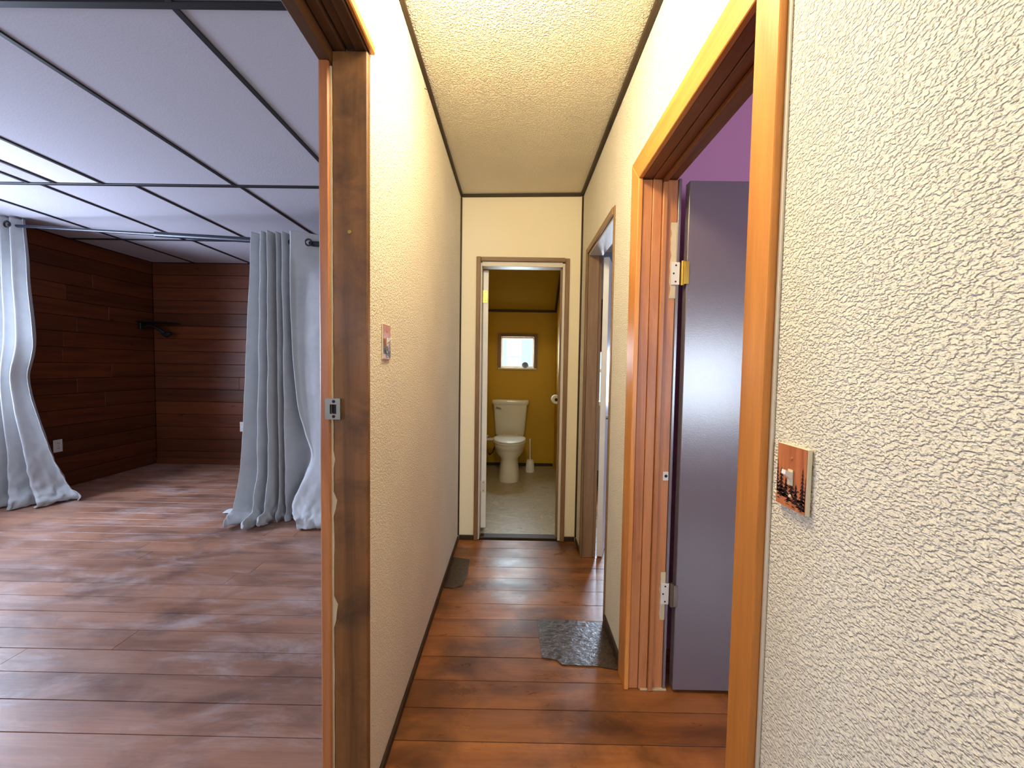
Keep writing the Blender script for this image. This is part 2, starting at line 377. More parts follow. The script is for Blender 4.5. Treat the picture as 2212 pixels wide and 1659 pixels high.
# ---- hall left partition (doorway to the panelled room nearer the camera)
wl = empty('wall_left'); struct(wl, 'cream stucco partition wall on the left of the hall', 'wall')
bx('wall_panel', 'wall_l', wl, -0.485, XL, 1.055, 2.86, 0, 2.50)
bx('wall_panel', 'wall_l', wl, -0.485, XL, 0.10, 1.055, 2.105, 2.50)
bx('wall_panel', 'wall_l', wl, -0.485, XL, -1.55, 0.10, 0, 2.50)
bm = bmesh.new(); tube(bm, [(XL-0.002, 1.665, 2.405), (XL+0.02, 1.69, 2.409)], 0.0012, 6); obj('nail', bm, 'dark', wl)
# ---- hall right wall with two door openings
wr = empty('wall_right'); struct(wr, 'cream heavily stuccoed wall on the right with two doorways', 'wall')
for (y0, y1, z0, z1) in ((-1.55, 0.735, 0, 2.50), (0.735, 1.500, 1.99, 2.50), (1.500, 1.885, 0, 2.50), (1.885, 2.545, 1.995, 2.50), (2.545, 2.86, 0, 2.50)):
    bx('wall_panel', 'wall_r', wr, XR, 0.592 if y0 < 1.8 else 0.556, y0, y1, z0, z1)
# ---- end wall with bathroom door
wb = empty('wall_back'); struct(wb, 'smooth cream wall closing the hall around the bathroom door', 'wall')
for (x0, x1, z0, z1) in ((XL, -0.262, 0, 2.50), (0.362, XR, 0, 2.50), (-0.262, 0.362, 1.995, 2.50)):
    bx('wall_panel', 'wall_b', wb, x0, x1, YB, 2.86, z0, z1)
wn = empty('wall_near'); struct(wn, 'plain off-white wall behind the viewpoint with three windows, the hall one added for fill light', 'wall')
for (x0, x1, z0, z1) in ((-4.5, -3.35, 0, 2.55), (-3.35, -1.85, 0, 0.9), (-3.35, -1.85, 2.1, 2.55), (-1.85, -0.28, 0, 2.55), (-0.28, 0.24, 0, 1.0), (-0.28, 0.24, 2.1, 2.55), (0.24, 1.5, 0, 2.55), (1.5, 2.8, 0, 0.68), (1.5, 2.8, 1.62, 2.55), (2.8, 3.1, 0, 2.55)):
    bx('wall_panel', 'plaster' if x0 < 0.5 else 'purple', wn, x0, x1, -1.65, -1.55, z0, z1)

# ---- window builder (frame parts + pane)
def window(n, label, axis, pos, a0, a1, z0, z1, depth=0.08, fr=0.045, mat='white', mullion=True):
    w_ = empty('window_%d' % n); struct(w_, label, 'window')
    def piece(name, m, u0, u1, v0, v1, d0, d1, par=w_):
        if axis == 'y': return bx(name, m, par, u0, u1, pos+d0, pos+d1, v0, v1, 0.003 if m != 'glass' else 0)
        return bx(name, m, par, pos+d0, pos+d1, u0, u1, v0, v1, 0.003 if m != 'glass' else 0)
    h = depth/2
    piece('frame_side', mat, a0, a0+fr, z0, z1, -h, h); piece('frame_side', mat, a1-fr, a1, z0, z1, -h, h)
    piece('frame_top', mat, a0+fr, a1-fr, z1-fr, z1, -h, h); piece('frame_bottom', mat, a0+fr, a1-fr, z0, z0+fr, -h, h)
    if mullion:
        zm = (z0+z1)/2; piece('sash_bar', mat, a0+fr, a1-fr, zm-0.02, zm+0.02, -h*0.6, h*0.6)
        piece('pane', 'glass', a0+fr, a1-fr, z0+fr, zm-0.02, -0.003, 0.003); piece('pane', 'glass', a0+fr, a1-fr, zm+0.02, z1-fr, -0.003, 0.003)
    else: piece('pane', 'glass', a0+fr, a1-fr, z0+fr, z1-fr, -0.003, 0.003)
    return w_
window(2, 'sash window of the panelled room behind the viewpoint', 'y', -1.60, -3.35, -1.85, 0.9, 2.1)
window(6, 'narrow added hall window behind the viewpoint, put in for fill light', 'y', -1.60, -0.28, 0.24, 1.0, 2.1)  # invented opening that goes with the added hall fill light
window(3, 'sash window of the purple room behind the viewpoint', 'y', -1.60, 1.5, 2.8, 0.68, 1.62)

# ---- panelled room on the left
wll = empty('wall_left_room_side'); struct(wll, 'dark stained horizontal board wall on the left of the panelled room', 'wall')
bx('wall_core', 'subfloor', wll, -4.50, -4.418, -1.55, 1.70, 0, 2.5); bx('wall_core', 'subfloor', wll, -4.50, -4.418, 3.15, 4.80, 0, 2.5)
bx('wall_core', 'subfloor', wll, -4.50, -4.418, 1.70, 3.15, 0, 0.86); bx('wall_core', 'subfloor', wll, -4.50, -4.418, 1.70, 3.15, 2.06, 2.5)
BH = 0.1535; z = 0.0
while z < 2.44:
    z1 = min(z+BH, 2.448)
    segs = [(-1.55, 4.735)] if (z1 <= 0.87 or z >= 2.05) else [(-1.55, 1.70), (3.15, 4.735)]
    for (y0, y1) in segs:
        c = [y0] + ([rnd.uniform(y0+0.6, y1-0.3)] if y1-y0 > 1.5 else []) + [y1]
        for p, q in zip(c, c[1:]): bx('board', 'panel_y', wll, -4.419, -4.40+rnd.uniform(-0.001, 0.001), p+0.0006, q-0.0006, z+0.0015, z1-0.0015, 0.003)
    z = z1
window(4, 'sash window in the side wall of the panelled room', 'x', -4.46, 1.70, 3.15, 0.86, 2.06)
wlb = empty('wall_left_room_back'); struct(wlb, 'dark stained horizontal board wall at the end of the panelled room', 'wall')
bx('wall_core', 'subfloor', wlb, -4.50, -0.485, 4.755, 4.84, 0, 2.5)
z = 0.0
while z < 2.44:
    z1 = min(z+BH, 2.448); j = rnd.uniform(-3.6, -1.4)
    for p, q in ((-4.399, j), (j, -0.485)):
        bx('board', 'panel_x', wlb, p+0.0006, q-0.0006, 4.735+rnd.uniform(-0.001, 0.001), 4.754, z+0.0015, z1-0.0015, 0.003)
    z = z1
struct(bx('wall_left_room_partition', 'panel_y', None, -0.52, -0.486, 2.87, 4.734, 0, 2.448), 'board partition between the panelled room and the bathroom', 'wall')
bx('baseboard_left_room', 'panel_x', None, -4.39, -0.53, 4.715, 4.7335, 0.0, 0.07, 0.004)
struct(bpy.data.objects['baseboard_left_room'], 'low dark baseboard along the end wall of the panelled room', 'baseboard')

cl = empty('ceiling_left_room', (-2.4, 1.6, 2.45)); struct(cl, 'grey panel ceiling with black battens in the room on the left', 'ceiling')
bx('ceiling_backing', 'batten', cl, -4.5, -0.49, -1.6, 4.84, 2.462, 2.55)
rows = [(-1.55, 0.02, [-0.49, -1.2, -1.9, -2.6, -3.3, -3.9, -4.40]),
        (0.02, 1.35, [-0.49, -1.165, -1.9, -2.6, -3.3, -3.9, -4.40]),
        (1.35, 2.68, [-0.49, -1.168, -1.905, -2.80, -3.125, -3.31, -3.91, -4.40]),
        (2.68, 3.86, [-0.49, -1.20, -1.88, -2.60, -3.25, -3.88, -4.40]),
        (3.86, 4.735, [-0.49, -1.20, -1.86, -2.56, -3.19, -3.88, -4.40])]
for (y0, y1, xs) in rows:
    for i, (p, q) in enumerate(zip(xs, xs[1:])):
        mm = 'tile_w' if (y0 == 1.35 and i == 3) else 'tile'
        o = bx('ceiling_panel', mm, cl, q+0.004, p-0.004, y0+0.004, y1-0.004, 2.452, 2.4615, 0.0015)
    for x in xs[1:-1]:
        bx('batten', 'batten', cl, x-0.012, x+0.012, y0+0.012, y1-0.012, 2.444, 2.4515, 0.002)
for yt in (0.02, 1.35, 2.68, 3.86):
    bx('batten', 'batten', cl, -4.40, -0.49, yt-0.014, yt+0.014, 2.443, 2.4515, 0.002)

# ---- purple room behind the first right door
struct(bx('wall_purple_room_back', 'purple', None, 0.593, 3.0, 1.70, 1.76, 0, 2.55), 'purple painted wall behind the grey door', 'wall')
struct(bx('wall_right_rooms_side', 'purple', None, 3.0, 3.1, -1.55, 4.3, 0, 2.55), 'far side wall of the right-hand rooms', 'wall')
struct(bx('ceiling_purple_room', 'purple', None, 0.593, 3.0, -1.55, 1.699, 2.45, 2.52), 'purple ceiling of the room behind the grey door', 'ceiling')
# ---- far right room behind the second door
wf = empty('wall_far_room_back'); struct(wf, 'blue-grey wall with a bright window seen through the second doorway', 'wall')
for (x0, x1, z0, z1) in ((0.56, 0.84, 0, 2.5), (0.84, 1.66, 0, 0.86), (0.84, 1.66, 1.60, 2.5), (1.66, 3.0, 0, 2.5)):
    bx('wall_panel', 'bluegrey', wf, x0, x1, 4.10, 4.20, z0, z1)
window(5, 'white framed window of the far right room beyond the second doorway', 'y', 4.15, 0.84, 1.66, 0.86, 1.60)
struct(bx('baseboard_far_room', 'dkbrown', None, 0.57, 3.0, 4.075, 4.0995, 0.0, 0.17, 0.004), 'dark baseboard under the far right room window', 'baseboard')
struct(bx('wall_far_room_front', 'bluegrey', None, 0.593, 3.0, 1.761, 1.80, 0, 2.5), 'blue-grey front wall of the far right room', 'wall')
struct(bx('ceiling_far_room', 'plaster', None, 0.56, 3.0, 1.80, 4.2, 2.46, 2.53), 'plain ceiling of the far right room', 'ceiling')

# ---- bathroom shell
bw = empty('wall_bathroom_back'); struct(bw, 'mustard yellow bathroom wall behind the toilet', 'wall')
for (x0, x1, z0, z1) in ((-0.485, -0.20, 0, 2.0), (0.272, 0.56, 0, 2.0), (-0.20, 0.272, 0, 1.235), (-0.20, 0.272, 1.655, 2.0)):
    bx('wall_panel', 'yellow', bw, x0, x1, 4.90, 4.99, z0, z1)
struct(bx('wall_bathroom_left', 'yellow', None, -0.485, -0.47, 2.861, 4.90, 0, 2.5), 'mustard yellow wall on the left of the bathroom', 'wall')
struct(bx('wall_bathroom_right', 'yellow', None, 0.515, 0.558, 2.861, 4.90, 0, 2.5), 'mustard yellow wall on the right of the bathroom', 'wall')
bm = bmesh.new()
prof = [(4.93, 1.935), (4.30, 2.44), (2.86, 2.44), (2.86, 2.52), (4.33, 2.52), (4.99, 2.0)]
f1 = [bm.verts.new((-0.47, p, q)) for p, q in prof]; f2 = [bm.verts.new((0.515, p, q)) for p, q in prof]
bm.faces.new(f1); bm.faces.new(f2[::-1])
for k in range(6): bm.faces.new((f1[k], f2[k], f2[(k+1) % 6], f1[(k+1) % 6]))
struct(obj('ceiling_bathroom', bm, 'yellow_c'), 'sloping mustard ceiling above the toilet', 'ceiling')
t = empty('trim_1'); struct(t, 'dark strip trim edging the sloping bathroom ceiling', 'trim')
bx('trim_strip', 'dkbrown', t, -0.47, 0.513, 4.875, 4.899, 1.94, 1.965, 0.003)
bm = bmesh.new()
def slant(bm, x0, x1, pa, pb, th):
    d = (Vector((0,)+pb)-Vector((0,)+pa)).normalized(); n = Vector((0, d.z, -d.y))*th
    if n.z > 0: n = -n
    q = [Vector((0,)+pa), Vector((0,)+pb), Vector((0,)+pb)+n, Vector((0,)+pa)+n]
    A = [bm.verts.new((x0, v.y, v.z)) for v in q]; B = [bm.verts.new((x1, v.y, v.z)) for v in q]
    bm.faces.new(A); bm.faces.new(B[::-1])
    for k in range(4): bm.faces.new((A[k], B[k], B[(k+1) % 4], A[(k+1) % 4]))
slant(bm, 0.492, 0.514, (4.875, 1.975), (4.30, 2.437), 0.02)
obj('trim_strip', bm, 'dkbrown', t)
bb = empty('baseboard_bathroom'); struct(bb, 'dark low baseboard around the toilet', 'baseboard')
bx('baseboard_run', 'dkbrown', bb, -0.469, 0.505, 4.885, 4.899, 0.004, 0.04, 0.002)
# bathroom window
wn1 = empty('window_1'); struct(wn1, 'small square bathroom window in a brown wooden surround', 'window')
for (x0, x1, z0, z1, mm) in ((-0.212, -0.168, 1.225, 1.672, 'brown_z'), (0.240, 0.284, 1.225, 1.672, 'brown_z'), (-0.168, 0.240, 1.632, 1.672, 'brown_x')):
    bx('surround', mm, wn1, x0, x1, 4.872, 4.899, z0, z1, 0.003)
bx('sill', 'offwhite', wn1, -0.205, 0.277, 4.865, 4.92, 1.222, 1.243, 0.003)
for (x0, x1, z0, z1) in ((-0.199, -0.155, 1.243, 1.654), (0.227, 0.271, 1.243, 1.654), (-0.155, 0.227, 1.612, 1.654), (-0.155, 0.227, 1.243, 1.268)):
    bx('sash', 'offwhite', wn1, x0, x1, 4.925, 4.965, z0, z1, 0.003)
bx('pane', 'glass', wn1, -0.155, 0.227, 4.943, 4.947, 1.268, 1.612)

# ---- hall trims
t = empty('trim_2'); struct(t, 'dark brown strip trim along the hall ceiling edges and end corners', 'trim')
def strip_xz(name, m, x0, x1, y0, y1, z0, z1): return bx(name, m, t, x0, x1, y0, y1, z0, z1, 0.003)
strip_xz('ceiling_strip', 'dkbrown', XL, XL+0.016, -1.55, YB, 2.432, 2.4495)
strip_xz('ceiling_strip', 'dkbrown', XR-0.021, XR, -1.55, YB, 2.448, 2.4705)
bm = bmesh.new()
q = [(XL+0.016, 2.431), (XR-0.018, 2.447), (XR-0.018, 2.467), (XL+0.016, 2.4495)]
A = [bm.verts.new((x, YB-0.014, z_)) for x, z_ in q]; B = [bm.verts.new((x, YB, z_)) for x, z_ in q]
bm.faces.new(A); bm.faces.new(B[::-1])
for k in range(4): bm.faces.new((A[k], B[k], B[(k+1) % 4], A[(k+1) % 4]))
obj('ceiling_strip', bm, 'dkbrown', t)
strip_xz('corner_strip', 'dkbrown', XL, XL+0.011, YB-0.010, YB, 0.03, 2.431)
strip_xz('corner_strip', 'dkbrown', XR-0.012, XR, YB-0.010, YB, 0.03, 2.446)
bl = bx('baseboard_left', 'dkbrown', None, XL, XL+0.010, 1.06, YB-0.012, 0.0006, 0.030, 0.003); struct(bl, 'thin dark baseboard strip along the left hall wall', 'baseboard')
br = empty('baseboard_right'); struct(br, 'thin dark baseboard strips along the right hall wall', 'baseboard')
bx('baseboard_run', 'dkbrown', br, XR-0.010, XR, 1.575, 1.862, 0.0045, 0.05, 0.003); bx('baseboard_run', 'dkbrown', br, XR-0.010, XR, 2.58, YB-0.012, 0.0006, 0.03, 0.003)
bbk = empty('baseboard_back'); struct(bbk, 'dark baseboard pieces on both sides of the bathroom door', 'baseboard')
bx('baseboard_run', 'dkbrown', bbk, XL+0.011, -0.278, YB-0.010, YB, 0.0006, 0.035, 0.003); bx('baseboard_run', 'dkbrown', bbk, 0.378, XR-0.012, YB-0.010, YB, 0.0006, 0.035, 0.003)

# ---- doorway to the panelled room: worn brown jamb, red pine edge, stepped head
t = empty('trim_3', (-0.44, 1.03, 0)); struct(t, 'worn brown wooden door frame of the panelled room with chipped edge', 'trim')
bx('jamb_board', 'worn_z', t, -0.483, XL+0.002, 1.034, 1.0545, 0.0006, 2.06, 0.003)
bx('edge_board', 'jamb_z', t, -0.515, -0.4885, 1.026, 1.07, 0.0006, 2.06, 0.003)
bx('head_board', 'worn_y', t, -0.515, -0.482, 0.10, 1.07, 2.030, 2.104, 0.003)['label'] = 'reddish inner board'
bx('head_board', 'worn_y', t, -0.481, -0.452, 0.10, 1.0535, 2.062, 2.104, 0.003)
bx('head_board', 'worn_y', t, -0.451, -0.425, 0.10, 1.0535, 2.072, 2.104, 0.003)
bx('head_board', 'worn_y', t, -0.424, XL-0.001, 0.10, 1.0535, 2.062, 2.104, 0.003)
bx('head_casing', 'orange_y', t, XL, XL+0.013, 0.04, 1.060, 2.066, 2.090, 0.003)
bx('jamb_board', 'worn_z', t, -0.483, XL-0.001, 0.101, 0.119, 0.0006, 2.06, 0.003)
# ragged pale filler left in the joint between edge board and jamb
bm = bmesh.new(); N = 90; rr = random.Random(11); L = []; Rr = []
for i in range(N+1):
    z_ = 0.02 + 2.0*i/N
    wd = 0.0025 + 0.0035*max(0, noise.noise(Vector((0, 0, z_*6)))) + rr.uniform(0, 0.0012)
    if 0.55 < z_ < 0.62 or 0.86 < z_ < 0.90 or 0.98 < z_ < 1.02: wd += rr.uniform(0.004, 0.012)
    L.append((-0.4885, z_)); Rr.append((-0.4855+wd, z_))
fr_ = [[bm.verts.new((x, 1.0328, z_)) for x, z_ in s] for s in (L, Rr)]; bk = [[bm.verts.new((x, 1.04, z_)) for x, z_ in s] for s in (L, Rr)]
for i in range(N):
    bm.faces.new((fr_[0][i], fr_[1][i], fr_[1][i+1], fr_[0][i+1])); bm.faces.new((fr_[1][i], bk[1][i], bk[1][i+1], fr_[1][i+1])); bm.faces.new((bk[0][i], bk[0][i+1], bk[1][i+1], bk[1][i])); bm.faces.new((fr_[0][i], fr_[0][i+1], bk[0][i+1], bk[0][i]))
o = obj('chipped_filler', bm, 'chip', t); o['label'] = 'pale chipped filler line'
# strike plate: flat plate with slot and lip
bm = bmesh.new()
x0, x1, z0, z1 = -0.500, -0.460, 1.107, 1.163
for (p, q, r_, s) in ((x0, -0.487, z0, z1), (-0.470, x1, z0, z1), (-0.487, -0.470, z0, 1.122), (-0.487, -0.470, 1.147, z1)):
    box(bm, p, q, 1.0235, 1.0338, r_, s, 0.0)
sp = obj('strike_plate', bm, 'steel', t); sp['label'] = 'worn steel strike plate'
for zz in (1.115, 1.155):
    bm = bmesh.new(); tube(bm, [(-0.477, 1.0225, zz), (-0.477, 1.028, zz)], 0.0042, 10); obj('screw', bm, 'screw', sp)
bm = bmesh.new(); box(bm, -0.486, -0.471, 1.0325, 1.0337, 1.123, 1.146); obj('bolt_hole', bm, 'screw', sp)
bm = bmesh.new(); tube(bm, [(-0.437, 1.0312, 1.60), (-0.437, 1.036, 1.60)], 0.005, 10); obj('screw', bm, 'brass', t)

# ---- first right doorway: varnished pine casing and stepped jamb
t = empty('trim_4', (XR, 1.1, 0)); struct(t, 'orange varnished pine door casing and jamb around the grey door', 'trim')
CT = 0.017
def prism_x(name, m, parent, pts, x0, x1):
    bm = bmesh.new(); A = [bm.verts.new((x0, p, q)) for p, q in pts]; B = [bm.verts.new((x1, p, q)) for p, q in pts]; n = len(pts)
    fs = [bm.faces.new(A), bm.faces.new(B[::-1])] + [bm.faces.new((A[k], B[k], B[(k+1) % n], A[(k+1) % n])) for k in range(n)]
    bmesh.ops.bevel(bm, geom=list(bm.edges), offset=0.002, segments=1, profile=0.5, affect='EDGES')
    return obj(name, bm, m, parent)
prism_x('casing_upright', 'orange_z', t, [(0.700, 0.0006), (0.772, 0.0006), (0.772, 1.957), (0.700, 2.045)], XR-CT, XR)
prism_x('casing_upright', 'orange_z', t, [(1.470, 0.0006), (1.560, 0.0006), (1.560, 2.045), (1.470, 1.957)], XR-CT, XR)
prism_x('casing_head', 'orange_y', t, [(0.7725, 1.958), (1.4695, 1.958), (1.560, 2.046), (0.700, 2.046)], XR-CT, XR)
bx('caulk_line', 'offwhite', t, XR-0.004, XR, 0.690, 0.6995, 0.0006, 2.046, 0.001)
# far jamb in strips
for (x0, x1, yy) in ((XR+0.001, 0.503, 1.478), (0.504, 0.538, 1.474), (0.539, 0.556, 1.464), (0.557, 0.598, 1.478)):
    bx('jamb_strip', 'jamb_z', t, x0, x1, yy, 1.4995, 0.0006, 1.9445 if yy < 1.47 else 1.9565, 0.002)
for (x0, x1, yy) in ((XR+0.001, 0.538, 0.755), (0.539, 0.556, 0.768), (0.557, 0.598, 0.755)):
    bx('jamb_strip', 'jamb_z', t, x0, x1, 0.736, yy, 0.0006, 1.9445 if yy > 0.76 else 1.9565, 0.002)
for (x0, x1, zz) in ((XR+0.001, 0.503, 1.960), (0.504, 0.538, 1.957), (0.539, 0.556, 1.945), (0.557, 0.598, 1.960)):
    bx('head_jamb', 'jamb_y', t, x0, x1, 0.736, 1.4995, zz, 1.989, 0.002)
bx('jamb_edge', 'greydoor', t, 0.5985, 0.610, 1.474, 1.51, 0.0006, 1.96, 0.002)['label'] = 'grey painted jamb edge'
bm = bmesh.new(); box(bm, 0.575, 0.596, 1.4755, 1.479, 0.828, 0.862, 0.001); s2 = obj('strike_plate', bm, 'hinge', t)
bm = bmesh.new(); tube(bm, [(0.586, 1.4748, 0.846), (0.586, 1.478, 0.846)], 0.006, 12); obj('bolt_hole', bm, 'screw', s2)
for (za, zb) in ((1.52, 1.80), (0.28, 0.47)):
    bm = bmesh.new(); n_ = 14; rr = random.Random(int(za*100)); Lp, Rp = [], []
    for i in range(n_+1):
        z_ = za+(zb-za)*i/n_; Lp.append((0.580-rr.uniform(0, 0.006), z_)); Rp.append((0.598, z_))
    va = [bm.verts.new((x, 1.4768, z_)) for x, z_ in Lp]; vb = [bm.verts.new((x, 1.4768, z_)) for x, z_ in Rp]
    vc = [bm.verts.new((x, 1.4785, z_)) for x, z_ in Lp]; vd = [bm.verts.new((x, 1.4785, z_)) for x, z_ in Rp]
    for i in range(n_):
        bm.faces.new((va[i], vb[i], vb[i+1], va[i+1])); bm.faces.new((va[i], va[i+1], vc[i+1], vc[i])); bm.faces.new((vb[i], vd[i], vd[i+1], vb[i+1]))
    obj('chipped_filler', bm, 'chip', t)['label'] = 'bare chipped mortise by the hinge'
bm = bmesh.new(); box(bm, 0.51, 0.612, 1.470, 1.508, 0.0002, 0.006); obj('sill_dust', bm, 'chip', t)['label'] = 'pale dusty wood foot of the jamb'

# ---- grey door leaf, swung into the purple room
d1 = empty('door_1', (0.62, 1.485, 0)); struct(d1, 'dark grey painted slab door standing open into the purple room', 'door')
bx('leaf', 'greydoor', d1, 0.632, 1.34, 1.460, 1.494, 0.012, 1.946, 0.002)
for zc, mm in ((1.612, 'hinge'), (0.385, 'hinge')):
    bm = bmesh.new(); box(bm, 0.580, 0.612, 1.4735, 1.4766, zc-0.042, zc+0.042, 0.001); h = obj('hinge', bm, mm, d1); h['label'] = 'pale hinge leaf screwed to the jamb'
    bm = bmesh.new(); tube(bm, [(0.621, 1.468, zc-0.045), (0.621, 1.468, zc+0.045)], 0.0075, 12); obj('pin', bm, 'brass' if zc > 1 else 'steel', h, True, 40)
    bm = bmesh.new(); box(bm, 0.622, 0.640, 1.4575, 1.4605, zc-0.042, zc+0.042, 0.001); obj('plate', bm, 'brass' if zc > 1 else 'steel', h)
    for dz, dx in ((-0.03, 0.004), (0, -0.004), (0.03, 0.004)):
        bm = bmesh.new(); tube(bm, [(0.593+dx, 1.4728, zc+dz), (0.593+dx, 1.475, zc+dz)], 0.0034, 10); obj('screw', bm, 'screw', h)
bm = bmesh.new(); tube(bm, [(1.28, 1.46, 0.95), (1.28, 1.41, 0.95)], [0.012, 0.012], 12); tube(bm, [(1.28, 1.42, 0.95), (1.28, 1.40, 0.95), (1.28, 1.385, 0.95)], [0.018, 0.028, 0.018], 16); obj('knob', bm, 'brass', d1, True, 50)

# ---- second right doorway: thin brown casing
t = empty('trim_5', (XR, 2.2, 0)); struct(t, 'thin brown door casing of the second doorway near the hall end', 'trim')
bx('casing_upright', 'brown_z', t, XR-0.011, XR, 2.527, 2.575, 0.0006, 2.022, 0.003)
bx('casing_upright', 'brown_z', t, XR-0.006, XR, 1.865, 1.888, 0.0006, 2.022, 0.002)
bx('casing_head', 'brown_y', t, XR-0.011, XR, 1.8885, 2.5265, 1.985, 2.022, 0.003)
for (x0, x1, yy) in ((XR+0.001, 0.535, 2.527), (0.536, 0.556, 2.535)):
    bx('jamb_strip', 'brown_z', t, x0, x1, yy, 2.5445, 0.0006, 1.985, 0.002)
bx('jamb_strip', 'brown_z', t, XR+0.001, 0.556, 1.8855, 1.897, 0.0006, 1.985, 0.002)
bx('head_jamb', 'offwhite', t, XR+0.001, 0.556, 1.898, 2.526, 1.975, 1.994, 0.002)
# white leaf swung right round into the far room
d2 = empty('door_2', (0.562, 2.53, 0)); struct(d2, 'off-white slab door standing open into the far right room', 'door')
bm = bmesh.new(); box(bm, 0, 0.60, -0.036, 0, 0.012, 1.965, 0.002)
lf = obj('leaf', bm, 'white'); lf.parent = d2
bm = bmesh.new(); tube(bm, [(0.03, -0.036, 0.93), (0.03, -0.055, 0.93)], [0.009, 0.009], 12); tube(bm, [(0.03, -0.05, 0.93), (0.03, -0.06, 0.93), (0.03, -0.068, 0.93)], [0.009, 0.014, 0.007], 12)
kb = obj('latch_knob', bm, 'steel', None, True, 50); kb.parent = d2; kb['label'] = 'small dark latch knob'
d2.rotation_euler.z = math.radians(70)

# ---- bathroom doorway and leaf
t = empty('trim_6', (0.05, YB, 0)); struct(t, 'brown door casing with pale inner edge around the bathroom doorway', 'trim')
CY = YB-0.014
bx('casing_upright', 'brown_z', t, -0.277, -0.247, CY, YB, 0.0006, 2.024, 0.003)
bx('casing_upright', 'brown_z', t, 0.346, 0.377, CY, YB, 0.0006, 2.018, 0.003)
bx('casing_head', 'brown_x', t, -0.2465, 0.3455, CY, YB, 1.992, 2.022, 0.003)
bx('jamb', 'offwhite', t, -0.2615, -0.238, YB+0.001, 2.86, 0.0006, 1.985, 0.002)
bx('jamb', 'offwhite', t, 0.330, 0.3615, YB+0.001, 2.86, 0.0006, 1.985, 0.002)
bx('head_jamb', 'offwhite', t, -0.2375, 0.3295, YB+0.001, 2.86, 1.960, 1.994, 0.002)
bx('door_stop', 'brown_z', t, 0.318, 0.3295, 2.80, 2.835, 0.01, 1.959, 0.002)
d3 = empty('door_3', (-0.238, 2.868, 0)); struct(d3, 'white door leaf seen edge on at the left of the bathroom doorway', 'door')
def local(name, bm, m, parent, smooth=False):
    o = obj(name, bm, m, None, smooth, 40 if smooth else None); o.parent = parent; return o
bm = bmesh.new(); box(bm, 0.002, 0.040, 0.0, 0.57, 0.045, 1.955, 0.002); local('leaf', bm, 'white', d3)
for zc, mm in ((1.765, 'brass'), (0.36, 'hinge')):
    bm = bmesh.new(); box(bm, 0.001, 0.033, -0.0035, -0.0002, zc-0.045, zc+0.045, 0.001); h = local('hinge', bm, mm, d3)
    if mm == 'brass': h['label'] = 'bright brass upper hinge'
    bm = bmesh.new(); tube(bm, [(-0.004, -0.002, zc-0.045), (-0.004, -0.002, zc+0.045)], 0.006, 10); local('pin', bm, mm, h, True)
    for dz in (-0.03, 0.03):
        bm = bmesh.new(); tube(bm, [(0.02, -0.0044, zc+dz), (0.02, -0.002, zc+dz)], 0.0035, 8); local('screw', bm, 'screw', h)
d3.rotation_euler.z = math.radians(5.5)

# ================================================================== THINGS
# ---- curtain rod
def on_line(a, b2, s): return tuple(a[i]+(b2[i]-a[i])*s for i in range(3))
RA, RB = (-4.398, 3.315, 2.388), (-0.53, 2.99, 2.118)
rod = empty('curtain_rod', RA); tag(rod, 'grey metal curtain rod crossing the panelled room below the ceiling', 'curtain rod')
bm = bmesh.new(); tube(bm, [RA, on_line(RA, RB, 0.42)], 0.012, 16); obj('inner_tube', bm, 'tubegrey', rod, True, 40)
bm = bmesh.new(); tube(bm, [on_line(RA, RB, 0.38), RB], 0.021, 16); obj('outer_tube', bm, 'tubegrey', rod, True, 40)
bm = bmesh.new(); tube(bm, [RA, on_line(RA, RB, 0.004)], 0.032, 18); obj('end_cup', bm, 'dark', rod, True, 40)
bm = bmesh.new(); tube(bm, [on_line(RA, RB, 0.994), RB], 0.032, 18); obj('end_cup', bm, 'dark', rod, True, 40)

# ---- curtains: lofted cloth sheets
def catmull(P, t):
    n = len(P)-1; i = min(int(t*n), n-1); f = t*n-i
    p0, p1, p2, p3 = P[max(i-1, 0)], P[i], P[i+1], P[min(i+2, n)]
    return tuple(0.5*((2*b) + (c-a)*f + (2*a-5*b+4*c-d)*f*f + (3*b-a-3*c+d)*f**3) for a, b, c, d in zip(p0, p1, p2, p3))
def cloth(name, levels, nu, nv, seed, amp):
    """levels: list of (z, [(x, y) ...]) from the top down, all with the same number of fold points"""
    K = len(levels[0][1]); bm = bmesh.new(); grid = []
    for j in range(nv+1):
        t = j/nv
        z_ = catmull([(l[0],) for l in levels], t)[0]
        prof = [catmull([l[1][k] for l in levels], t) for k in range(K)]
        rowv = []
        for i in range(nu+1):
            x, y_ = catmull(prof, i/nu)
            a_ = amp*(0.25+1.2*t*t)
            nv3 = noise.noise_vector(Vector((x*9+seed, y_*9, z_*5))) * a_ + noise.noise_vector(Vector((x*26+seed, y_*26, z_*17)))*a_*(0.2+1.9*max(0, t-0.6)/0.4)
            rowv.append(bm.verts.new((x+nv3.x, y_+nv3.y, max(0.006, z_+nv3.z*0.4))))
        grid.append(rowv)
    for j in range(nv):
        for i in range(nu): bm.faces.new((grid[j][i], grid[j][i+1], grid[j+1][i+1], grid[j+1][i]))
    o = obj(name, bm, 'curtain', None, True)
    md = o.modifiers.new('thickness', 'SOLIDIFY'); md.thickness = 0.003; md.offset = 0
    return o
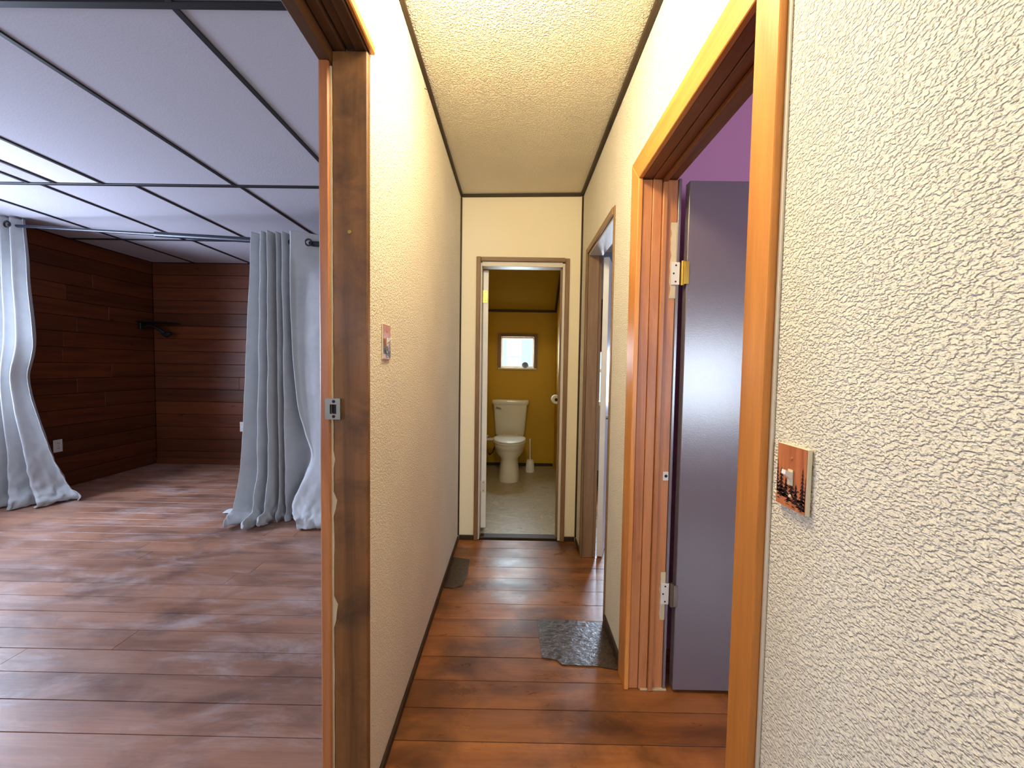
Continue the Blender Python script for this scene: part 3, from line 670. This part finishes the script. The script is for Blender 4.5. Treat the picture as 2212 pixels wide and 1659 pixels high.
# right-hand curtain: gathered pleats on the left, one broad flat fall on the right
PT = [-2.050, -1.988, -1.966, -1.930, -1.908, -1.872, -1.852, -1.822, -1.802, -1.765, -1.738]     # pleat fronts and backs at the rod
PB = [-2.150, -2.045, -1.995, -1.950, -1.905, -1.868, -1.842, -1.812, -1.790, -1.752, -1.725]     # and at the hem
PY = [0.02, 0.11, 0.0, 0.10, -0.01, 0.12, 0.01, 0.11, 0.0, 0.12, 0.0]
def rc(f, xm, fwd, xr, yr, top=False):
    """f: 0 at the rod .. 1 at the hem; xm: edge of the broad fall; fwd: how far the left pleats pile forward"""
    pts = []
    for k in range(11):
        x = PT[k]+(PB[k]-PT[k])*min(1, f*1.15)
        if k >= 9: x += (xm+1.735)*(0.45 if k == 9 else 0.9)
        pts.append((x, 3.02+PY[k]*(1+0.5*f) - (fwd*(1-(k/7)**2) if k < 7 else 0)))
    pts += [(xm+0.03, 3.02 if top else yr+0.02), (xm+0.10, 3.05 if top else yr+0.01), (xm+0.22, 3.115 if top else yr), (xr-0.10, 3.12 if top else yr+0.03), (xr, 3.12 if top else yr+0.05)]
    return pts
levels = [
    (2.268, rc(0.00, -1.735, 0.00, -1.20, 3.06, True)),
    (2.12, rc(0.08, -1.735, 0.00, -1.19, 3.06, True)),
    (1.90, rc(0.16, -1.738, 0.00, -1.18, 3.05)),
    (1.56, rc(0.32, -1.740, 0.01, -1.15, 3.04)),
    (1.20, rc(0.48, -1.715, 0.01, -1.13, 3.03)),
    (0.93, rc(0.60, -1.685, 0.02, -1.12, 3.02)),
    (0.72, rc(0.70, -1.630, 0.02, -1.12, 3.00)),
    (0.54, rc(0.78, -1.575, 0.03, -1.12, 2.97)),
    (0.36, rc(0.86, -1.640, 0.04, -1.12, 2.95)),
    (0.20, rc(0.93, -1.715, 0.08, -1.10, 2.93)),
    (0.12, rc(0.97, -1.705, 0.11, -1.10, 2.90)),
    (0.085, rc(1.00, -1.670, 0.19, -1.10, 2.86)),
    (0.050, rc(1.00, -1.640, 0.23, -1.10, 2.85)),
    (0.018, rc(1.00, -1.640, 0.19, -1.10, 2.86)),
    (0.008, rc(1.00, -1.650, 0.10, -1.10, 2.92)),
]
cr = cloth('curtain', levels, 240, 150, 3.1, 0.015)
tag(cr, 'grey curtain gathered beside the brown door jamb, hem crumpled on the floor', 'curtain', 'curtains on the rod')
bm = bmesh.new()
# loose hem tail lying on the floor beside it
tail = []
for j in range(13):
    f = j/12; rowv = []
    for i in range(9):
        g = i/8
        x = -2.40+f*0.36; y_ = 3.16+0.10*g+0.05*math.sin(f*3.0)-0.16*f
        z_ = 0.010+0.03*math.sin(g*math.pi)*(0.5+0.5*math.sin(f*7))*(0.4+f)
        rowv.append(bm.verts.new((x, y_, z_)))
    tail.append(rowv)
for j in range(12):
    for i in range(8): bm.faces.new((tail[j][i], tail[j+1][i], tail[j+1][i+1], tail[j][i+1]))
tl = obj('hem_tail', bm, 'curtain', cr, True); md = tl.modifiers.new('thickness', 'SOLIDIFY'); md.thickness = 0.004
# left-hand curtain: pushed against the side wall, hem sweeping into the room
def lc(xr, yr, ya, yb_, xw=-4.385):
    pts = []; n = 7
    for k in range(n+1):
        f = k/n
        pts.append((xw+(xr-xw)*f, (yr if k == n else (ya if k % 2 else yb_)*(1-f*0.6)+yr*f*0.6)))
    return pts
levels = [
    (2.465-0.03, lc(-4.155, 3.30, 3.24, 3.38)),
    (2.20, lc(-4.140, 3.30, 3.23, 3.39)),
    (1.90, lc(-4.120, 3.29, 3.22, 3.39)),
    (1.56, lc(-4.085, 3.28, 3.21, 3.39)),
    (1.35, lc(-4.095, 3.29, 3.20, 3.39)),
    (1.10, lc(-4.190, 3.32, 3.19, 3.39)),
    (0.85, lc(-4.14, 3.32, 3.18, 3.39)),
    (0.60, lc(-4.07, 3.33, 3.17, 3.40)),
    (0.35, lc(-4.00, 3.35, 3.14, 3.41)),
    (0.15, lc(-3.93, 3.38, 3.10, 3.42)),
    (0.05, lc(-3.84, 3.39, 3.05, 3.44)),
    (0.008, lc(-3.87, 3.40, 3.04, 3.46)),
]
clf = cloth('curtain', levels, 150, 120, 8.7, 0.009)
tag(clf, 'grey curtain at the left edge against the side wall, hem sweeping over the floor', 'curtain', 'curtains on the rod')
def ring(name, c, R_, r_, parent):
    bm = bmesh.new(); n, k = 20, 8
    vs = [[bm.verts.new((c[0]+math.sin(0.0)*0 + (r_*math.sin(2*math.pi*b2/k))*0.3, c[1]+r_*math.sin(2*math.pi*b2/k), c[2])) for b2 in range(k)] for a in range(n)]
    for a in range(n):
        A_ = 2*math.pi*a/n
        for b2 in range(k):
            B_ = 2*math.pi*b2/k; rad = R_+r_*math.cos(B_)
            vs[a][b2].co = Vector((c[0]+rad*math.cos(A_), c[1]+r_*math.sin(B_), c[2]+rad*math.sin(A_)))
    for a in range(n):
        for b2 in range(k): bm.faces.new((vs[a][b2], vs[(a+1) % n][b2], vs[(a+1) % n][(b2+1) % k], vs[a][(b2+1) % k]))
    return obj(name, bm, 'dark', parent, True)
ring('grommet', (-4.235, 3.262, 2.374), 0.024, 0.006, clf)
ring('grommet', (-1.612, 3.052, 2.195), 0.024, 0.006, cr)

# ---- electrical outlets
def outlet(name, label, axis, c):
    e = empty(name, c); tag(e, label, 'outlet', 'white outlets low on the board walls')
    def b_(nm, m, u0, u1, v0, v1, d0, d1, par=e, bev=0.002):
        if axis == 'x': return bx(nm, m, par, c[0]+d0, c[0]+d1, c[1]+u0, c[1]+u1, c[2]+v0, c[2]+v1, bev)
        return bx(nm, m, par, c[0]+u0, c[0]+u1, c[1]-d1, c[1]-d0, c[2]+v0, c[2]+v1, bev)
    b_('cover_plate', 'plastic', -0.038, 0.038, -0.06, 0.06, 0, 0.006)
    for s in (-1, 1):
        r_ = b_('receptacle', 'white', -0.017, 0.017, s*0.024-0.015, s*0.024+0.015, 0.0062, 0.0085)
        for q in (-0.006, 0.006): b_('slot', 'screw', q-0.0015, q+0.0015, s*0.024-0.005, s*0.024+0.006, 0.0086, 0.009, r_, 0)
    b_('screw', 'steel', -0.003, 0.003, -0.003, 0.003, 0.0062, 0.0075, e, 0)
outlet('wall_outlet', 'white outlet on the board wall beside the left curtain', 'x', (-4.398, 3.70, 0.425))
outlet('wall_outlet', 'white outlet on the end board wall beside the gathered curtain', 'y', (-3.32, 4.733, 0.470))

# ---- dark wall bracket in the corner
e = empty('wall_bracket', (-4.37, 4.62, 1.63)); tag(e, 'dark bracket arm mounted in the corner of the board walls', 'bracket')
bx('top_plate', 'dark', e, -4.395, -4.06, 4.50, 4.725, 1.708, 1.720, 0.003)
bx('wall_block', 'dark', e, -4.397, -4.36, 4.53, 4.60, 1.63, 1.707, 0.004)
bm = bmesh.new(); tube(bm, [(-4.36, 4.57, 1.66), (-4.28, 4.57, 1.675), (-4.20, 4.58, 1.64), (-4.13, 4.60, 1.58)], [0.016, 0.018, 0.02, 0.024], 12); obj('arm', bm, 'dark', e, True, 40)
bm = bmesh.new(); tube(bm, [(-4.17, 4.60, 1.585), (-4.12, 4.60, 1.57), (-4.07, 4.60, 1.59)], [0.02, 0.034, 0.02], 14); obj('arm_end', bm, 'dark', e, True, 40)

# ---- picture-print switch plates
def switch(label, wall_x, side, yc, zc, th=0.0075):
    """side -1: faces -x (right wall), +1: faces +x (left wall)"""
    e = empty('light_switch', (wall_x, yc, zc)); tag(e, label, 'light switch', 'picture-print switch plates')
    W2, H2 = 0.0345, 0.0525
    def X(d): return wall_x+side*d
    def slab(nm, m, u0, u1, v0, v1, d0, d1, par=e, bev=0.001):
        a0, a1 = sorted((X(d0), X(d1)))
        return bx(nm, m, par, a0, a1, yc+u0, yc+u1, zc+v0, zc+v1, bev)
    slab('plate_body', 'ivory', -W2, W2, -H2, H2, 0.0, th)
    face = slab('picture_face', 'plate', -W2+0.0012, W2-0.0012, -H2+0.0012, H2-0.0012, th+0.0001, th+0.0005, e, 0)
    bm = bmesh.new(); rr = random.Random(5); dd = th+0.00065
    def tri(a, b2, c): bm.faces.new([bm.verts.new((X(dd), yc+side*p, zc+q)) for p, q in (a, b2, c)])
    # u runs to the viewer's right on the right wall: u = -y offset
    def tree(u, base, top, w_):
        n = max(5, int((top-base)/0.006))
        for k in range(n):
            f0 = k/n; zt = top-(top-base)*f0; zb_ = top-(top-base)*(k+1.25)/n; hw = w_*(0.12+0.88*(k+1)/n)*rr.uniform(0.8, 1.1)
            L_ = max(-W2+0.0015, u-hw); R_ = min(W2-0.0015, u+hw); uu = min(max(u, -W2+0.002), W2-0.002)
            zb_ = max(zb_, -H2+0.0015); tri((uu, zt), (L_, zb_), (R_, zb_))
    for (u, b2, tp, w_) in ((-0.033, -0.03, 0.026, 0.009), (-0.022, -0.035, 0.012, 0.012), (-0.011, -0.035, -0.002, 0.010), (0.002, -0.03, 0.009, 0.010), (0.0125, -0.04, -0.008, 0.009), (0.026, -0.045, 0.022, 0.0085), (0.033, -0.045, 0.010, 0.006)):
        tree(u, b2, tp, w_)
    for _ in range(46):
        u = rr.uniform(-W2+0.004, W2-0.004); v = rr.uniform(-H2+0.004, -0.016); ww = rr.uniform(0.002, 0.007); hh = rr.uniform(0.0015, 0.004)
        tri((max(u-ww, -W2+0.0015), v), (min(u+ww, W2-0.0015), v+rr.uniform(-0.001, 0.001)), (u, v+hh))
    o = obj('tree_print', bm, 'tree', face); o['label'] = 'dark pine tree silhouettes printed on the plate'
    slab('toggle_collar', 'ivory', -0.006, 0.006, -0.013, 0.013, th+0.0006, th+0.002)
    bm = bmesh.new()
    q = [(th+0.002, -0.004), (th+0.002, 0.009), (th+0.0125, 0.013), (th+0.0135, 0.006)]
    A = [bm.verts.new((X(d), yc-0.0045, zc+v)) for d, v in q]; B = [bm.verts.new((X(d), yc+0.0045, zc+v)) for d, v in q]
    bm.faces.new(A); bm.faces.new(B[::-1])
    for k in range(4): bm.faces.new((A[k], B[k], B[(k+1) % 4], A[(k+1) % 4]))
    obj('toggle', bm, 'plastic', e)
    for v in (-0.031, 0.031):
        bm = bmesh.new(); tube(bm, [(X(th+0.0005), yc, zc+v), (X(th+0.002), yc, zc+v)], [0.003, 0.0022], 10); obj('screw', bm, 'ivory' if v < 0 else 'plate', e)
switch('tree picture switch plate on the right wall beside the orange door casing', XR-0.001, -1, 0.633, 1.080)
switch('tree picture switch plate seen edge on beside the worn brown jamb', XL+0.001, 1, 1.180, 1.323, 0.004)

# ---- toilet
TX = -0.042
e = empty('toilet', (TX, 4.5, 0.004)); tag(e, 'white two-piece toilet with closed lid under the bathroom window', 'toilet')
bm = bmesh.new()
loft(bm, [sup(TX, 4.40, z_, rx, f_, b2, 32, ex) for z_, rx, f_, b2, ex in (
    (0.005, 0.118, 0.26, 0.34, 3.2), (0.03, 0.120, 0.262, 0.34, 3.2), (0.10, 0.112, 0.25, 0.34, 3.2), (0.18, 0.103, 0.24, 0.34, 3.0), (0.235, 0.100, 0.235, 0.34, 2.6),
    (0.255, 0.112, 0.24, 0.34, 2.4), (0.29, 0.145, 0.252, 0.34, 2.2), (0.33, 0.165, 0.262, 0.34, 2.1), (0.345, 0.167, 0.264, 0.34, 2.1), (0.350, 0.172, 0.27, 0.34, 2.1), (0.395, 0.178, 0.285, 0.34, 2.1), (0.412, 0.176, 0.283, 0.34, 2.1))])
obj('bowl', bm, 'porcelain', e, True, 50)
bm = bmesh.new()
loft(bm, [sup(TX, 4.40, z_, rx, f_, b2, 32, 2.15) for z_, rx, f_, b2 in ((0.4135, 0.178, 0.287, 0.20), (0.417, 0.184, 0.293, 0.205), (0.428, 0.184, 0.293, 0.205), (0.431, 0.180, 0.289, 0.20))])
obj('seat', bm, 'plastic', e, True, 40)
bm = bmesh.new()
loft(bm, [sup(TX, 4.40, z_, rx, f_, b2, 32, 2.15) for z_, rx, f_, b2 in ((0.4345, 0.178, 0.286, 0.21), (0.438, 0.183, 0.291, 0.215), (0.448, 0.181, 0.289, 0.215), (0.456, 0.165, 0.27, 0.20), (0.459, 0.12, 0.21, 0.15))])
obj('seat_lid', bm, 'plastic', e, True, 40)
bm = bmesh.new()
loft(bm, [sup(TX, 4.765, z_, rx, ry, 0.10, 32, 7.0) for z_, rx, ry in ((0.413, 0.165, 0.085), (0.44, 0.178, 0.095), (0.60, 0.190, 0.102), (0.785, 0.205, 0.108), (0.80, 0.207, 0.109))])
obj('tank', bm, 'porcelain', e, True, 40)
bm = bmesh.new()
loft(bm, [sup(TX, 4.765, z_, rx, ry, 0.11, 32, 7.0) for z_, rx, ry in ((0.801, 0.215, 0.116), (0.812, 0.222, 0.122), (0.842, 0.226, 0.125), (0.852, 0.222, 0.121), (0.855, 0.20, 0.105))])
obj('tank_lid', bm, 'porcelain', e, True, 40)
bm = bmesh.new(); tube(bm, [(TX-0.168, 4.655, 0.768), (TX-0.168, 4.635, 0.768)], [0.014, 0.012], 14); tube(bm, [(TX-0.168, 4.638, 0.768), (TX-0.135, 4.632, 0.763), (TX-0.105, 4.632, 0.757)], [0.007, 0.008, 0.009], 10)
obj('flush_lever', bm, 'chrome', e, True, 40)
ctl = bx('bidet_control', 'plastic', e, TX-0.30, TX-0.185, 4.46, 4.52, 0.40, 0.428, 0.006); ctl['label'] = 'white side control arm'
bm = bmesh.new(); tube(bm, [(TX-0.262, 4.49, 0.428), (TX-0.262, 4.49, 0.452), (TX-0.262, 4.49, 0.465)], [0.018, 0.018, 0.010], 14); obj('control_knob', bm, 'chrome', ctl, True, 40)
bm = bmesh.new(); tube(bm, [(-0.31, 4.885, 0.16), (-0.29, 4.80, 0.16), (-0.25, 4.76, 0.20), (-0.21, 4.76, 0.33), (-0.185, 4.76, 0.43)], 0.007, 8); obj('supply_hose', bm, 'dark', e, True)
for s in (-1, 1):
    bm = bmesh.new(); loft(bm, [sup(TX+s*0.07, 4.60, z_, 0.016, r_, r_, 12, 2) for z_, r_ in ((0.43, 0.02), (0.455, 0.02), (0.462, 0.014))]); obj('seat_hinge', bm, 'plastic', e, True, 40)

# ---- toilet brush
e = empty('toilet_brush', (0.205, 4.62, 0.004)); tag(e, 'white toilet brush in a holder on the floor right of the toilet', 'toilet brush')
bm = bmesh.new(); loft(bm, [sup(0.205, 4.62, z_, r_, r_, r_, 24, 2) for z_, r_ in ((0.005, 0.056), (0.02, 0.057), (0.10, 0.048), (0.145, 0.040), (0.15, 0.034))]); obj('holder', bm, 'plastic', e, True, 40)
bm = bmesh.new(); tube(bm, [(0.205, 4.62, 0.14), (0.200, 4.63, 0.36), (0.199, 4.632, 0.40)], [0.007, 0.007, 0.010], 10); obj('handle', bm, 'plastic', e, True, 40)

# ---- toilet paper roll on the right bathroom wall
e = empty('toilet_paper', (0.514, 4.30, 0.90)); tag(e, 'white paper roll on a holder at the right bathroom wall', 'toilet paper')
bm = bmesh.new(); n = 24
ro_, ri_ = [], []
for yy in (4.25, 4.35):
    ro_.append([(0.463+0.048*math.cos(2*math.pi*k/n), yy, 0.905+0.048*math.sin(2*math.pi*k/n)) for k in range(n)]); ri_.append([(0.463+0.018*math.cos(2*math.pi*k/n), yy, 0.905+0.018*math.sin(2*math.pi*k/n)) for k in range(n)])
R4 = [[bm.verts.new(p) for p in r_] for r_ in (ro_[0], ro_[1], ri_[1], ri_[0])]
for a_ in range(4):
    A, B = R4[a_], R4[(a_+1) % 4]
    for k in range(n): bm.faces.new((A[k], A[(k+1) % n], B[(k+1) % n], B[k]))
obj('roll', bm, 'paper', e, True, 40)
bm = bmesh.new(); tube(bm, [(0.463, 4.235, 0.905), (0.463, 4.365, 0.905)], 0.014, 12); obj('spindle', bm, 'dark', e, True, 40)
bm = bmesh.new()
bm.free()
for yy in (4.236, 4.364):
    bm = bmesh.new(); tube(bm, [(0.514, yy, 0.905), (0.463, yy, 0.905)], 0.008, 10); obj('bracket_arm', bm, 'dark', e, True, 40)

# ---- small round stone on the bathroom window sill
bm = bmesh.new(); bmesh.ops.create_icosphere(bm, subdivisions=3, radius=0.042)
for v in bm.verts:
    v.co += v.co.normalized()*0.006*noise.noise(v.co*30); v.co.z *= 0.92; v.co.y *= 0.35
    v.co += Vector((0.135, 4.91, 1.2815))
tag(obj('window_ornament', bm, 'stone', None, True), 'small round grey-blue ornament on the bathroom window sill', 'ornament')

# ---- maroon valance on the far room window
levels = [(1.97, [(0.72+0.98*k/16, 4.06+(0.025 if k % 2 else 0)) for k in range(17)]), (1.7, [(0.72+0.98*k/16, 4.05+(0.035 if k % 2 else 0)) for k in range(17)]), (1.44, [(0.72+0.98*k/16, 4.045+(0.045 if k % 2 else 0)) for k in range(17)])]
bm = bmesh.new(); g_ = []
for j in range(13):
    pr = [catmull([l[1][k] for l in levels], j/12) for k in range(17)]; z_ = catmull([(l[0],) for l in levels], j/12)[0]
    g_.append([bm.verts.new((*catmull(pr, i/80), z_ - (0.03*math.sin(i/80*math.pi*4)**2 if j == 12 else 0))) for i in range(81)])
for j in range(12):
    for i in range(80): bm.faces.new((g_[j][i], g_[j][i+1], g_[j+1][i+1], g_[j+1][i]))
va = obj('window_valance', bm, 'maroon', None, True); md = va.modifiers.new('thickness', 'SOLIDIFY'); md.thickness = 0.003
tag(va, 'dark maroon cloth valance over the far right room window', 'valance')
